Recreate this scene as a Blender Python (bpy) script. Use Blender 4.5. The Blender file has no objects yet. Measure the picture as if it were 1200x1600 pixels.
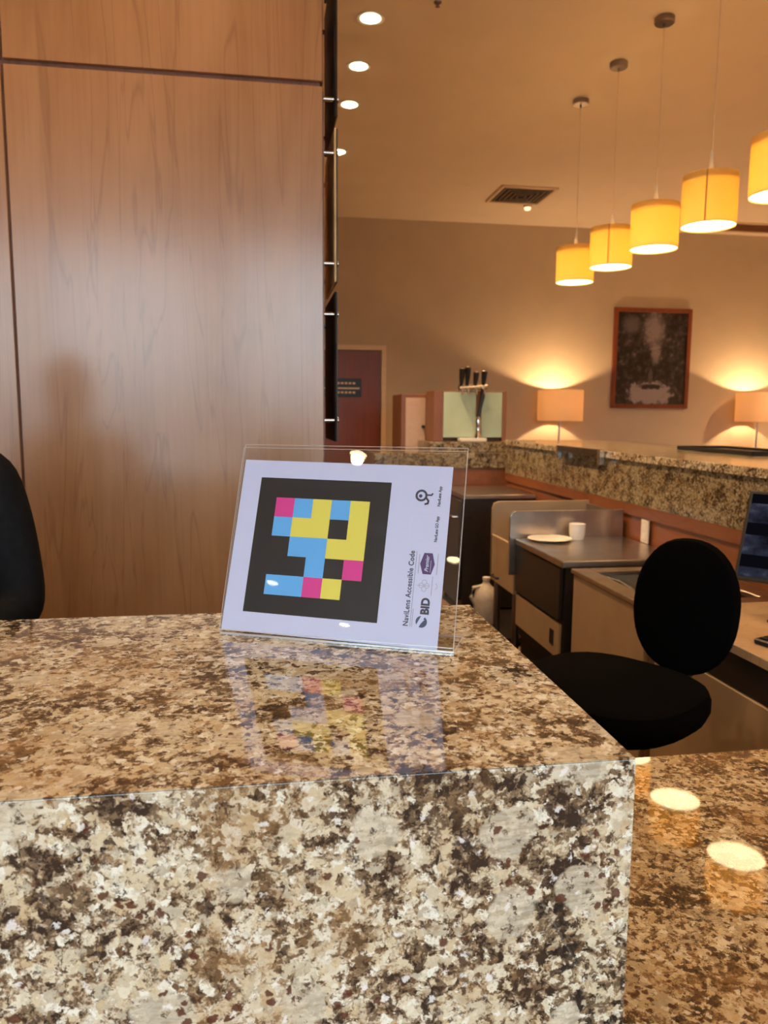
import bpy, bmesh, math, random
from mathutils import Vector, Matrix
random.seed(7)
S = bpy.context.scene
C = bpy.context.collection
PI = math.pi
# ---------------------------------------------------------------- camera
F_PX = 1198.0
pit, yaw, rol = [math.radians(a) for a in (7.27, 8.98, 0.37)]
Fv = Vector((math.sin(yaw)*math.cos(pit), math.cos(yaw)*math.cos(pit), -math.sin(pit)))
R0 = Vector((math.cos(yaw), -math.sin(yaw), 0)); U0 = R0.cross(Fv)
Rv = R0*math.cos(rol) + U0*math.sin(rol); Uv = Rv.cross(Fv)
cd = bpy.data.cameras.new('camera'); cam = bpy.data.objects.new('camera', cd); C.objects.link(cam)
m = Matrix((Rv, Uv, -Fv)).transposed().to_4x4(); m.translation = Vector((0, 0, 1.45))
cam.matrix_world = m
cd.sensor_fit = 'HORIZONTAL'; cd.sensor_width = 36.0; cd.lens = 36.0*F_PX/1200
cd.clip_start = 0.02
cd.dof.use_dof = True; cd.dof.focus_distance = 1.0; cd.dof.aperture_fstop = 12.0
S.camera = cam
# ---------------------------------------------------------------- world
W = bpy.data.worlds.new('world'); S.world = W; W.use_nodes = True
nt = W.node_tree; nt.nodes.clear()
tc = nt.nodes.new('ShaderNodeTexCoord'); sx = nt.nodes.new('ShaderNodeSeparateXYZ')
rp = nt.nodes.new('ShaderNodeValToRGB'); bg = nt.nodes.new('ShaderNodeBackground'); wo = nt.nodes.new('ShaderNodeOutputWorld')
nt.links.new(tc.outputs['Generated'], sx.inputs[0]); nt.links.new(sx.outputs['Z'], rp.inputs[0])
rp.color_ramp.elements[0].position = 0.0; rp.color_ramp.elements[0].color = (.22, .24, .27, 1)
rp.color_ramp.elements[1].position = 0.06; rp.color_ramp.elements[1].color = (.72, .87, .98, 1)
bg.inputs['Strength'].default_value = 7.4
nt.links.new(rp.outputs[0], bg.inputs[0]); nt.links.new(bg.outputs[0], wo.inputs[0])
# ---------------------------------------------------------------- exposure
vs = S.view_settings
S.display_settings.display_device = 'sRGB'
vs.view_transform = 'Standard'; vs.look = 'None'; vs.gamma = 1.0; vs.exposure = 0.0; vs.use_curve_mapping = False
WARM = (1.0, .64, .34)
P_PEND, P_LAMP, P_DOWN = 122.0, 44.0, 330.0
# daylight portals in the window openings of the rear wall
WINS = [(-4.4, -2.6), (-2.4, -0.6), (-0.4, 1.4), (1.8, 3.6)]
WZ0, WZ1, WY = 0.75, 3.35, -3.8
for i, (a, b) in enumerate(WINS):
    ld = bpy.data.lights.new('window_portal', 'AREA'); ld.shape = 'RECTANGLE'; ld.size = b-a; ld.size_y = WZ1-WZ0
    ld.cycles.is_portal = True
    lo = bpy.data.objects.new('window_portal', ld); C.objects.link(lo)
    lo.location = ((a+b)/2, WY-.12, (WZ0+WZ1)/2); lo.rotation_euler = (PI/2, 0, PI)

def lamp(kind, loc, power, color=WARM, size=.03, rot=None, spot=None, blend=.4):
    ld = bpy.data.lights.new('lamp_light', kind); ld.energy = power; ld.color = color
    if kind == 'POINT' or kind == 'SPOT': ld.shadow_soft_size = size
    if spot: ld.spot_size = spot; ld.spot_blend = blend
    lo = bpy.data.objects.new('lamp_light', ld); C.objects.link(lo); lo.location = loc
    if rot: lo.rotation_euler = rot
    return lo
# ---------------------------------------------------------------- material helpers
class NT:
    def __init__(s, name):
        s.m = bpy.data.materials.new(name); s.m.use_nodes = True
        s.t = s.m.node_tree; s.b = s.t.nodes['Principled BSDF']; s.out = s.t.nodes['Material Output']
    def n(s, typ, **kw):
        o = s.t.nodes.new(typ)
        for k, v in kw.items(): setattr(o, k, v)
        return o
    def l(s, a, b): s.t.links.new(a, b)
    def coord(s): return s.n('ShaderNodeTexCoord').outputs['Object']
    def mapping(s, v, scale=(1, 1, 1), rot=(0, 0, 0), loc=(0, 0, 0)):
        o = s.n('ShaderNodeMapping'); s.l(v, o.inputs['Vector'])
        o.inputs['Scale'].default_value = scale; o.inputs['Rotation'].default_value = rot; o.inputs['Location'].default_value = loc
        return o.outputs[0]
    def noise(s, v, scale, detail=4, rough=.5, dist=0):
        o = s.n('ShaderNodeTexNoise'); s.l(v, o.inputs['Vector'])
        o.inputs['Scale'].default_value = scale; o.inputs['Detail'].default_value = detail
        o.inputs['Roughness'].default_value = rough; o.inputs['Distortion'].default_value = dist
        return o
    def voro(s, v, scale, feature='F1', rnd=1.0):
        o = s.n('ShaderNodeTexVoronoi'); o.feature = feature; s.l(v, o.inputs['Vector'])
        o.inputs['Scale'].default_value = scale; o.inputs['Randomness'].default_value = rnd
        return o
    def ramp(s, v, stops, interp='LINEAR'):
        o = s.n('ShaderNodeValToRGB'); o.color_ramp.interpolation = interp; s.l(v, o.inputs[0])
        e = o.color_ramp.elements
        while len(e) < len(stops): e.new(0.5)
        for i, (p, c) in enumerate(stops):
            e[i].position = p
            e[i].color = (c, c, c, 1) if isinstance(c, (int, float)) else (*c, 1)
        return o.outputs[0]
    def mix(s, fac, a, b, blend='MIX'):
        o = s.n('ShaderNodeMix', data_type='RGBA', blend_type=blend)
        for sock, v in ((o.inputs[0], fac), (o.inputs[6], a), (o.inputs[7], b)):
            if hasattr(v, 'default_value') or hasattr(v, 'is_linked'): s.l(v, sock)
            elif isinstance(v, (int, float)): sock.default_value = v
            else: sock.default_value = (*v, 1)
        return o.outputs[2]
    def math(s, op, a, b=0.0, c=0.0, clamp=False):
        o = s.n('ShaderNodeMath', operation=op); o.use_clamp = clamp
        for i, v in enumerate((a, b, c)):
            if isinstance(v, (int, float)): o.inputs[i].default_value = v
            else: s.l(v, o.inputs[i])
        return o.outputs[0]
    def bump(s, h, strength=.2, dist=.001):
        o = s.n('ShaderNodeBump'); o.inputs['Strength'].default_value = strength; o.inputs['Distance'].default_value = dist
        s.l(h, o.inputs['Height']); s.l(o.outputs[0], s.b.inputs['Normal'])

def simple(name, col, rough=.5, metal=0.0, var=.08, scale=30, spec=.5, bump=0.0, coat=0.0):
    t = NT(name); v = t.coord()
    n = t.noise(v, scale, 3)
    c = t.mix(t.ramp(n.outputs[0], [(.3, 0.0), (.7, 1.0)]), tuple(x*(1-var) for x in col), tuple(min(1, x*(1+var)) for x in col))
    t.l(c, t.b.inputs['Base Color'])
    t.b.inputs['Roughness'].default_value = rough; t.b.inputs['Metallic'].default_value = metal
    t.b.inputs['Specular IOR Level'].default_value = spec
    if coat: t.b.inputs['Coat Weight'].default_value = coat; t.b.inputs['Coat Roughness'].default_value = .08
    if bump: t.bump(n.outputs[0], bump)
    return t.m

def flat(name, col, rough=.6, spec=.3):
    t = NT(name); v = t.coord(); n = t.noise(v, 200, 2)
    c = t.mix(t.math('MULTIPLY', n.outputs[0], .12), col, tuple(x*.8 for x in col)); t.l(c, t.b.inputs['Base Color'])
    t.b.inputs['Roughness'].default_value = rough; t.b.inputs['Specular IOR Level'].default_value = spec
    return t.m

def emit(name, col, strength):
    t = NT(name); e = t.n('ShaderNodeEmission'); e.inputs[0].default_value = (*col, 1); e.inputs[1].default_value = strength
    t.l(e.outputs[0], t.out.inputs[0]); return t.m

def granite(name, tint=(1, 1, 1), seed=0.0, bright=1.0, rough=.03):
    t = NT(name); v0 = t.mapping(t.coord(), loc=(seed, seed*.7, seed*.3))
    def warp(vec, sc, amp, det=4):
        w_ = t.noise(vec, sc, det, .65)
        o = t.n('ShaderNodeVectorMath', operation='MULTIPLY_ADD'); t.l(w_.outputs['Color'], o.inputs[0])
        o.inputs[1].default_value = (amp, amp, amp); t.l(vec, o.inputs[2]); return o.outputs[0]
    def cells(vec, sc):
        V = t.voro(vec, sc); g = t.n('ShaderNodeSeparateColor'); t.l(V.outputs['Color'], g.inputs[0]); return V, g.outputs
    v = warp(warp(warp(v0, 50, .016), 150, .012), 420, .005)
    n0 = t.noise(v0, 16, 6, .62); nf = t.noise(v0, 130, 5, .7)
    A, ga = cells(v, 120); Bv, gb = cells(v, 260)
    # one darkness value out of broad clouds, grain cells and fine noise
    q = t.math('MULTIPLY_ADD', ga[0], .42, t.math('MULTIPLY_ADD', n0.outputs[0], 1.45, -.185))
    q = t.math('MULTIPLY_ADD', gb[0], .26, q)
    q = t.math('MULTIPLY_ADD', nf.outputs[0], .60, q)          # mean about 1.12
    q = t.math('MULTIPLY', q, .5)
    pale = t.ramp(ga[1], [(0.0, (.58, .51, .35)), (.20, (.70, .69, .57)), (.38, (.50, .46, .34)), (.52, (.78, .82, .76)), (.70, (.40, .38, .30)), (.80, (.64, .61, .47)), (.92, (.50, .39, .23))], 'CONSTANT')
    pale = t.mix(t.ramp(t.noise(v0, 60, 8, .75).outputs[0], [(.40, 0.0), (.60, .45)]), pale, (.62, .60, .49))
    pale = t.mix(t.ramp(nf.outputs[0], [(.50, 0.0), (.66, .5)]), pale, (.36, .30, .20))
    dark = t.ramp(ga[2], [(0.0, (.115, .085, .055)), (.30, (.17, .125, .08)), (.55, (.080, .060, .045)), (.80, (.13, .085, .05))], 'CONSTANT')
    mid = t.ramp(gb[1], [(0.0, (.36, .28, .18)), (.4, (.42, .36, .27)), (.7, (.30, .21, .12))], 'CONSTANT')
    col = t.mix(t.ramp(q, [(.548, 0.0), (.568, 1.0)]), dark, mid)
    col = t.mix(t.ramp(q, [(.588, 0.0), (.612, 1.0)]), col, pale)
    col = t.mix(t.ramp(q, [(.470, 1.0), (.490, 0.0)]), col, (.020, .017, .016))
    # yellowish-tan staining
    n2 = t.noise(v, 9, 6, .65)
    col = t.mix(t.ramp(n2.outputs[0], [(.52, 0.0), (.64, .38)]), col, (.38, .23, .095))
    # large pale feldspar crystals with streaks
    L, gl = cells(warp(v0, 22, .040), 17)
    sel = t.math('MULTIPLY', t.math('GREATER_THAN', gl[0], .78), t.ramp(L.outputs['Distance'], [(.38, 1.0), (.44, 0.0)]))
    st = t.noise(t.mapping(v0, scale=(30, 160, 130), rot=(.5, .6, .5)), 1.8, 4, .6)
    cry = t.mix(t.ramp(st.outputs[0], [(.42, 0.0), (.60, 1.0)]), (.62, .60, .50), (.46, .42, .32))
    col = t.mix(t.math('MULTIPLY', sel, .72), col, cry)
    # dark brown and black flecks
    n3 = t.noise(v, 90, 7, .72)
    col = t.mix(t.ramp(n3.outputs[0], [(.585, 0.0), (.61, .90)]), col, (.042, .022, .013))
    n4 = t.noise(v, 42, 9, .78, .4)
    col = t.mix(t.ramp(n4.outputs[0], [(.60, 0.0), (.63, .93)]), col, (.024, .024, .030))
    # red-brown garnets gathered in clusters
    G, gg = cells(warp(v0, 140, .012), 100)
    cl = t.ramp(t.noise(v0, 8, 2).outputs[0], [(.50, .0), (.66, .30)])
    gs = t.math('MULTIPLY', t.math('GREATER_THAN', t.math('ADD', gg[2], cl), .99), t.ramp(G.outputs['Distance'], [(.38, 1.0), (.50, 0.0)]))
    col = t.mix(t.math('MULTIPLY', gs, .92), col, (.070, .020, .012))
    # small bluish white quartz
    Q, gq = cells(v, 130)
    qs = t.math('MULTIPLY', t.math('GREATER_THAN', gq[1], .955), t.ramp(Q.outputs['Distance'], [(.42, 1.0), (.52, 0.0)]))
    col = t.mix(t.math('MULTIPLY', qs, .75), col, (.78, .81, .83))
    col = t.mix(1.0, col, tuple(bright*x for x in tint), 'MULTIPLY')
    t.l(col, t.b.inputs['Base Color'])
    t.b.inputs['Roughness'].default_value = rough
    t.b.inputs['IOR'].default_value = 1.75
    return t.m

def wood(name, ca, cb, rough=.28, scale=1.0, axis='Z', coat=.0, dark=None):
    t = NT(name); sc = {'Z': (5, 5, .7), 'X': (.7, 5, 5), 'Y': (5, .7, 5)}[axis]
    v = t.mapping(t.coord(), scale=tuple(x*scale for x in sc))
    n = t.noise(v, 1.0, 6, .55, 1.2)
    fine = t.noise(t.mapping(v, scale=(14, 14, 3) if axis == 'Z' else (3, 14, 3)), 1.0, 4, .6)
    blotch = t.noise(t.mapping(v, scale=(.9, .9, 3.2)), .8, 5, .6)
    c = t.mix(t.ramp(n.outputs[0], [(.36, 0.0), (.64, 1.0)]), ca, cb)
    c = t.mix(t.math('MULTIPLY', t.ramp(fine.outputs[0], [(.45, 0.0), (.75, 1.0)]), .30), c, tuple(x*.62 for x in ca))
    c = t.mix(t.math('MULTIPLY', t.ramp(blotch.outputs[0], [(.35, 0.0), (.65, 1.0)]), .28), c, tuple(min(1, x*1.35) for x in cb))
    # thin darker growth lines
    n5 = t.noise(t.mapping(v, scale=(1, 1, .45)), 1.1, 3, .5, 2.0)
    ln = t.math('ABSOLUTE', t.math('SUBTRACT', n5.outputs[0], .5))
    c = t.mix(t.ramp(ln, [(0.0, .35), (.016, 0.0)]), c, tuple(x*.5 for x in ca))
    t.l(c, t.b.inputs['Base Color'])
    t.l(t.ramp(n.outputs[0], [(.3, rough*.9), (.7, rough*1.15)]), t.b.inputs['Roughness'])
    if coat: t.b.inputs['Coat Weight'].default_value = coat; t.b.inputs['Coat Roughness'].default_value = rough*.8
    return t.m

def clear_plastic(name, tint=(.97, .975, .98), ior=1.49):
    t = NT(name)
    tr = t.n('ShaderNodeBsdfTransparent'); tr.inputs[0].default_value = (*tint, 1)
    gl = t.n('ShaderNodeBsdfGlossy'); gl.inputs['Roughness'].default_value = .01
    fr = t.n('ShaderNodeFresnel'); fr.inputs[0].default_value = ior
    ge = t.n('ShaderNodeNewGeometry'); fk = t.math('MULTIPLY', fr.outputs[0], t.math('SUBTRACT', 1.0, ge.outputs['Backfacing']))
    mx = t.n('ShaderNodeMixShader'); t.l(fk, mx.inputs[0]); t.l(tr.outputs[0], mx.inputs[1]); t.l(gl.outputs[0], mx.inputs[2])
    t.l(mx.outputs[0], t.out.inputs[0]); return t.m

def plastic_edge(name):
    t = NT(name)
    tr = t.n('ShaderNodeBsdfTransparent'); tr.inputs[0].default_value = (.85, .87, .88, 1)
    df = t.n('ShaderNodeBsdfDiffuse'); df.inputs[0].default_value = (.9, .92, .95, 1)
    gl = t.n('ShaderNodeBsdfGlossy'); gl.inputs['Roughness'].default_value = .12
    a = t.n('ShaderNodeMixShader'); a.inputs[0].default_value = .5; t.l(df.outputs[0], a.inputs[1]); t.l(gl.outputs[0], a.inputs[2])
    b = t.n('ShaderNodeMixShader'); b.inputs[0].default_value = .85; t.l(tr.outputs[0], b.inputs[1]); t.l(a.outputs[0], b.inputs[2])
    t.l(b.outputs[0], t.out.inputs[0]); return t.m

M = {}
M['granite'] = granite('polished_granite')
M['granite_low'] = granite('polished_granite_low', tint=(.72, .61, .47), seed=3.1)
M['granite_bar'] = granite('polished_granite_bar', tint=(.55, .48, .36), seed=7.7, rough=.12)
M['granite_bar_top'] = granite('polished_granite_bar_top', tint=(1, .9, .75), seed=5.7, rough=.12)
M['panel'] = wood('cherry_veneer', (.33, .155, .062), (.40, .20, .085), rough=.23, coat=.75)
M['panel_edge'] = wood('cherry_edge', (.20, .085, .05), (.24, .10, .06), rough=.35)
M['bar_wood'] = wood('bar_wood', (.19, .062, .020), (.25, .085, .030), rough=.35, axis='Y')
M['door_wood'] = wood('door_wood', (.19, .040, .010), (.24, .052, .013), rough=.4)
M['carcass'] = wood('tan_laminate', (.36, .23, .12), (.40, .26, .14), rough=.45)
M['brown_frame'] = wood('brown_frame', (.20, .075, .03), (.26, .10, .04), rough=.4)
M['ceiling'] = simple('ceiling_paint', (.90, .79, .61), .9, var=.02, scale=3, spec=.1)
M['wall'] = simple('wall_paint', (.60, .49, .33), .85, var=.03, scale=4, spec=.15)
M['wall_in'] = simple('rear_wall_paint', (.52, .42, .31), .85, var=.03, scale=4, spec=.15)
M['trim'] = simple('trim_paint', (.80, .62, .40), .5, var=.03)
M['floor'] = simple('carpet', (.24, .15, .09), .95, var=.35, scale=60, spec=.05, bump=.4)  # carpet colour lightened so the floor bounces warm light
M['floor_dark'] = simple('added_mat_dark', (.02, .014, .010), .9, var=.3, scale=60, spec=.05, bump=.4)
M['black_fabric'] = simple('black_fabric', (.0016, .0014, .0014), .95, var=.3, scale=300, spec=.03, bump=.3)
M['black_cloth'] = simple('black_cloth', (.007, .0075, .009), .85, var=.3, scale=60, spec=.15, bump=.3)
M['black_plastic'] = simple('black_plastic', (.012, .011, .011), .4, var=.1)
M['black_metal'] = simple('black_metal', (.022, .017, .014), .35, metal=.2, var=.2)
M['steel'] = simple('brushed_steel', (.50, .43, .36), .28, metal=1.0, var=.12, scale=14)
M['steel_dark'] = simple('brushed_steel_dark', (.26, .22, .19), .35, metal=1.0, var=.15, scale=10)
M['chrome'] = simple('chrome', (.75, .72, .68), .12, metal=1.0, var=.05)
M['tan_metal'] = simple('tan_enamel', (.36, .245, .135), .42, var=.08, scale=8)
M['white_china'] = simple('white_china', (.85, .80, .70), .25, var=.03)
M['white_plastic'] = simple('white_plastic', (.72, .67, .58), .4, var=.05)
M['jug'] = simple('milky_plastic', (.50, .44, .36), .45, var=.1)
M['paper'] = flat('white_paper', (.56, .60, .83), .55)
M['ink_black'] = flat('ink_black', (.012, .013, .016), .5)
M['ink_dark'] = flat('ink_dark', (.05, .05, .08), .6)
M['ink_grey'] = flat('ink_grey', (.36, .37, .44), .6)
M['ink_faint'] = flat('ink_faint', (.66, .67, .78), .6)
M['ink_magenta'] = flat('ink_magenta', (.66, .045, .29), .5)
M['ink_blue'] = flat('ink_blue', (.115, .42, .85), .5)
M['ink_yellow'] = flat('ink_yellow', (.74, .67, .11), .5)
M['ink_purple'] = flat('ink_purple', (.085, .045, .16), .5)
M['ink_navy'] = flat('ink_navy', (.06, .085, .15), .5)
M['acrylic'] = clear_plastic('clear_acrylic')
M['acrylic_edge'] = plastic_edge('acrylic_edge')
M['glass'] = clear_plastic('window_glass', (.96, .98, .98), 1.3)
M['skin'] = simple('skin', (.50, .29, .20), .5, var=.06)
M['hair'] = simple('dark_hair', (.03, .018, .012), .55, var=.3, scale=80)
M['trousers'] = simple('black_trousers', (.010, .010, .012), .9, var=.2)
M['lips'] = simple('lips', (.42, .17, .14), .5)
M['eye'] = simple('eye_white', (.75, .72, .68), .3)
M['dark_print'] = simple('dark_poster_print', (.030, .018, .012), .6, var=.8, scale=9, spec=.05)
M['pale_print'] = simple('pale_poster_print', (.80, .56, .28), .6, var=.25, scale=6, spec=.05)
M['mint_glass'] = simple('mint_glass', (.48, .60, .44), .12, var=.08, scale=4, spec=.8)
M['pale_door'] = simple('pale_laminate', (.60, .42, .30), .4, var=.04)
M['lamp_white'] = emit('lit_diffuser', (1.0, .72, .38), 9.0)
M['lamp_hot'] = emit('lit_downlight', (1.0, .80, .45), 26.0)
M['lamp_small'] = emit('lit_small_lamp', (1.0, .62, .32), 2.5)

def shade_mat(name, col, trans, glow):
    t = NT(name); v = t.coord()
    n = t.noise(t.mapping(v, scale=(300, 300, 60)), 1.0, 3)
    c = t.mix(t.math('MULTIPLY', n.outputs[0], .15), col, tuple(x*.85 for x in col))
    d = t.n('ShaderNodeBsdfDiffuse'); tr = t.n('ShaderNodeBsdfTranslucent'); mx = t.n('ShaderNodeMixShader'); mx.inputs[0].default_value = trans
    t.l(c, d.inputs[0]); t.l(c, tr.inputs[0]); t.l(d.outputs[0], mx.inputs[1]); t.l(tr.outputs[0], mx.inputs[2])
    t.l(mx.outputs[0], t.out.inputs[0]); return t.m
M['shade'] = shade_mat('parchment_shade', (.82, .64, .25), .38, 0)
M['shade_seam'] = shade_mat('shade_seam', (.62, .40, .16), .30, 0)
M['table_shade'] = shade_mat('linen_shade', (.86, .70, .50), .45, 0)
M['frosted'] = shade_mat('frosted_disc', (.95, .92, .85), .75, 0)
# ---------------------------------------------------------------- mesh helpers
def finish(name, bm, mat, parent=None, smooth=False, mats=None):
    me = bpy.data.meshes.new(name)
    bmesh.ops.recalc_face_normals(bm, faces=bm.faces[:])
    bm.to_mesh(me); bm.free()
    for mm in (mats or [mat]): me.materials.append(mm)
    if smooth:
        for p in me.polygons: p.use_smooth = True
        try: me.set_sharp_from_angle(angle=math.radians(40))
        except Exception: pass
    o = bpy.data.objects.new(name, me); C.objects.link(o)
    if parent is not None: o.parent = parent
    return o
def B(): return bmesh.new()
def box(bm, x0, x1, y0, y1, z0, z1, bev=0.0, seg=1, mtx=None):
    t = bmesh.new()
    bmesh.ops.create_cube(t, size=1.0)
    for v in t.verts:
        v.co = Vector((x0+(v.co.x+.5)*(x1-x0), y0+(v.co.y+.5)*(y1-y0), z0+(v.co.z+.5)*(z1-z0)))
    if bev: bmesh.ops.bevel(t, geom=t.edges[:], offset=bev, segments=seg, profile=.5, affect='EDGES')
    add(bm, t, mtx)
def add(bm, t, mtx=None):
    if mtx is not None: bmesh.ops.transform(t, matrix=mtx, verts=t.verts[:])
    me = bpy.data.meshes.new('tmp'); t.to_mesh(me); t.free(); bm.from_mesh(me); bpy.data.meshes.remove(me)
def cyl(bm, x, y, z0, z1, r0, r1=None, seg=24, cap=True, mtx=None):
    t = bmesh.new()
    bmesh.ops.create_cone(t, cap_ends=cap, segments=seg, radius1=r0, radius2=r0 if r1 is None else r1, depth=z1-z0,
                          matrix=Matrix.Translation((x, y, (z0+z1)/2)))
    add(bm, t, mtx)
def lathe(bm, pts, seg=28, loc=(0, 0, 0), mtx=None):
    t = bmesh.new(); rings = []
    for r, z in pts:
        if r < 1e-6: rings.append([t.verts.new((loc[0], loc[1], loc[2]+z))])
        else: rings.append([t.verts.new((loc[0]+r*math.cos(2*PI*i/seg), loc[1]+r*math.sin(2*PI*i/seg), loc[2]+z)) for i in range(seg)])
    for a, b in zip(rings, rings[1:]):
        for i in range(seg):
            j = (i+1) % seg
            if len(a) == 1 and len(b) == 1: continue
            if len(a) == 1: t.faces.new((a[0], b[i], b[j]))
            elif len(b) == 1: t.faces.new((a[i], a[j], b[0]))
            else: t.faces.new((a[i], a[j], b[j], b[i]))
    add(bm, t, mtx)
def tube(bm, pts, r, seg=10, mtx=None):
    pts = [Vector(p) for p in pts]; t = bmesh.new(); rings = []
    rr = r if isinstance(r, (list, tuple)) else [r]*len(pts)
    up = Vector((0, 0, 1))
    for i, p in enumerate(pts):
        d = (pts[min(i+1, len(pts)-1)]-pts[max(i-1, 0)]).normalized()
        a = d.cross(up)
        if a.length < 1e-3: a = d.cross(Vector((1, 0, 0)))
        a.normalize(); b = d.cross(a)
        rings.append([t.verts.new(p+(a*math.cos(2*PI*k/seg)+b*math.sin(2*PI*k/seg))*rr[i]) for k in range(seg)])
    for a, b in zip(rings, rings[1:]):
        for k in range(seg): t.faces.new((a[k], a[(k+1) % seg], b[(k+1) % seg], b[k]))
    t.faces.new(rings[0][::-1]); t.faces.new(rings[-1])
    add(bm, t, mtx)
def prism(bm, poly, a0, a1, axis='X', bev=0.0, mtx=None):
    """poly in the two other axes, extruded along axis"""
    t = bmesh.new()
    def P(a, p): return {'X': (a, p[0], p[1]), 'Y': (p[0], a, p[1]), 'Z': (p[0], p[1], a)}[axis]
    A = [t.verts.new(P(a0, p)) for p in poly]; Bv = [t.verts.new(P(a1, p)) for p in poly]
    t.faces.new(A); t.faces.new(Bv[::-1])
    for i in range(len(poly)):
        j = (i+1) % len(poly); t.faces.new((A[i], Bv[i], Bv[j], A[j]))
    bmesh.ops.recalc_face_normals(t, faces=t.faces[:])
    if bev: bmesh.ops.bevel(t, geom=t.edges[:], offset=bev, segments=2, profile=.5, affect='EDGES')
    add(bm, t, mtx)
def thing(name, label, cat, loc=(0, 0, 0), group=None, rotz=0):
    o = bpy.data.objects.new(name, None); C.objects.link(o); o.empty_display_size = .1
    o.location = loc; o.rotation_euler = (0, 0, rotz); o['label'] = label; o['category'] = cat
    if group: o['group'] = group
    return o
def tag(o, label, cat, group=None):
    o['label'] = label; o['category'] = cat
    if group: o['group'] = group
    return o
def struct(o, label, cat):
    o['kind'] = 'structure'; o['label'] = label; o['category'] = cat; return o
def part(name, mat, parent, *boxes, bev=0.0, smooth=False, label=None):
    bm = B()
    for b in boxes: box(bm, *b, bev=bev)
    o = finish(name, bm, mat, parent, smooth)
    if label: o['label'] = label
    return o
# ---------------------------------------------------------------- the room
X0, X1, Y0, Y1, ZC = -5.0, 7.6, -3.8, 8.94, 3.65
FX, FY = 1, 1
struct(part('floor', M['floor'], None, (X0-.2, X1+.2, Y0-.2, Y1+.2, -.1, 0)), 'brown carpeted floor, colour lightened to bounce light', 'floor')
DOWN = [(.627, 4.566), (.635, 5.17), (.645, 5.788), (.665, 6.798)]
DOWN_OFF = [(-4.02, -2.53), (-2.11, -1.26), (-2.21, -2.66), (-3.9, -3.45), (.64, 3.96), (.64, 3.3), (-1.6, 1.75), (-3.2, 1.75), (-.3, 1.75), (0.0, -1.6), (1.9, -1.6), (3.9, .6), (5.0, 2.2), (6.6, 2.6), (6.6, 4.8), (6.8, 6.8)]  # from the lamp over the person on, unseen lamps added for warm fill
RD = .062
bm = B()
def loop(pts):
    vs_ = [bm.verts.new(p) for p in pts]
    return [bm.edges.new((vs_[i], vs_[(i+1) % len(vs_)])) for i in range(len(vs_))]
E_ = loop([(X0-.2, Y0-.2, ZC), (X1+.2, Y0-.2, ZC), (X1+.2, Y1+.2, ZC), (X0-.2, Y1+.2, ZC)])
for (x, y) in DOWN+DOWN_OFF:
    E_ += loop([(x+RD*math.cos(2*PI*i/24), y+RD*math.sin(2*PI*i/24), ZC) for i in range(24)])
bmesh.ops.triangle_fill(bm, edges=E_, use_beauty=True)
struct(finish('ceiling', bm, M['ceiling']), 'warm tan plastered ceiling', 'ceiling')
part('wall_far', M['wall'], None, (X0-.2, X1+.2, Y1, Y1+.15, 0, ZC)).update_tag()
struct(bpy.data.objects['wall_far'], 'beige painted far wall behind the table lamps', 'wall')
struct(part('wall_left', M['wall_in'], None, (X0-.15, X0, Y0, Y1, 0, ZC)), 'beige left wall', 'wall')
struct(part('wall_right', M['wall_in'], None, (X1, X1+.15, Y0, Y1, 0, ZC)), 'beige right wall', 'wall')
xs = [X0] + [q for w in WINS for q in w] + [X1]
bxs = [(X0-.15, X1+.15, WY-.15, WY, 0, WZ0), (X0-.15, X1+.15, WY-.15, WY, WZ1, ZC)]
for i in range(0, len(xs), 2): bxs.append((xs[i], xs[i+1], WY-.15, WY, WZ0, WZ1))
struct(part('wall_rear', M['wall_in'], None, *bxs), 'rear wall with tall windows behind the viewer', 'wall')
for i, (a, b) in enumerate(WINS):
    w = thing('window_%d' % (i+1), 'tall daylit window in the rear wall, number %s from the left' % ('first', 'second', 'third', 'fourth')[i], 'window', ((a+b)/2, WY-.08, WZ0))
    w['kind'] = 'structure'; h = WZ1-WZ0; hw = (b-a)/2
    part('window_frame', M['brown_frame'], w, (-hw, -hw+.05, -.03, .03, 0, h), (hw-.05, hw, -.03, .03, 0, h),
         (-hw+.05, hw-.05, -.03, .03, 0, .05), (-hw+.05, hw-.05, -.03, .03, h-.05, h), (-.02, .02, -.03, .03, .05, h-.05))
    part('pane', M['glass'], w, (-hw+.05, -.02, -.004, .004, .05, h-.05))
    part('pane', M['glass'], w, (.02, hw-.05, -.004, .004, .05, h-.05))
struct(part('baseboard_far', M['trim'], None, (X0, .40, Y1-.015, Y1, 0, .12), (1.44, X1, Y1-.015, Y1, 0, .12)), 'painted baseboard along the far wall', 'baseboard')
# far door
dr = thing('door_1', 'dark reddish brown door with a small black plaque in the far wall', 'door', (.92, Y1, 0)); dr['kind'] = 'structure'
part('door_leaf', M['door_wood'], dr, (-.44, .44, -.035, -.002, 0, 2.175), bev=.003)
part('door_frame', M['trim'], dr, (-.50, -.445, -.05, 0, 0, 2.235), (.445, .50, -.05, 0, 0, 2.235), (-.445, .445, -.05, 0, 2.18, 2.235))
pl = part('sign_plaque', M['black_plastic'], dr, (-.22, .21, -.044, -.036, 1.645, 1.855), bev=.002, label='small black plaque with two rows of pale lettering')
part('plaque_lettering', M['trim'], pl, *[(-.16+i*.045, -.13+i*.045, -.0455, -.044, z, z+.022) for z in (1.79, 1.685) for i in range(7)])
part('plaque_band', M['trim'], pl, (-.21, .19, -.0455, -.044, 1.735, 1.752))
bm = B(); tube(bm, [(-.38, -.036, 1.02), (-.38, -.085, 1.02), (-.27, -.085, 1.02)], .009); finish('door_handle', bm, M['chrome'], dr, True)
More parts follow.
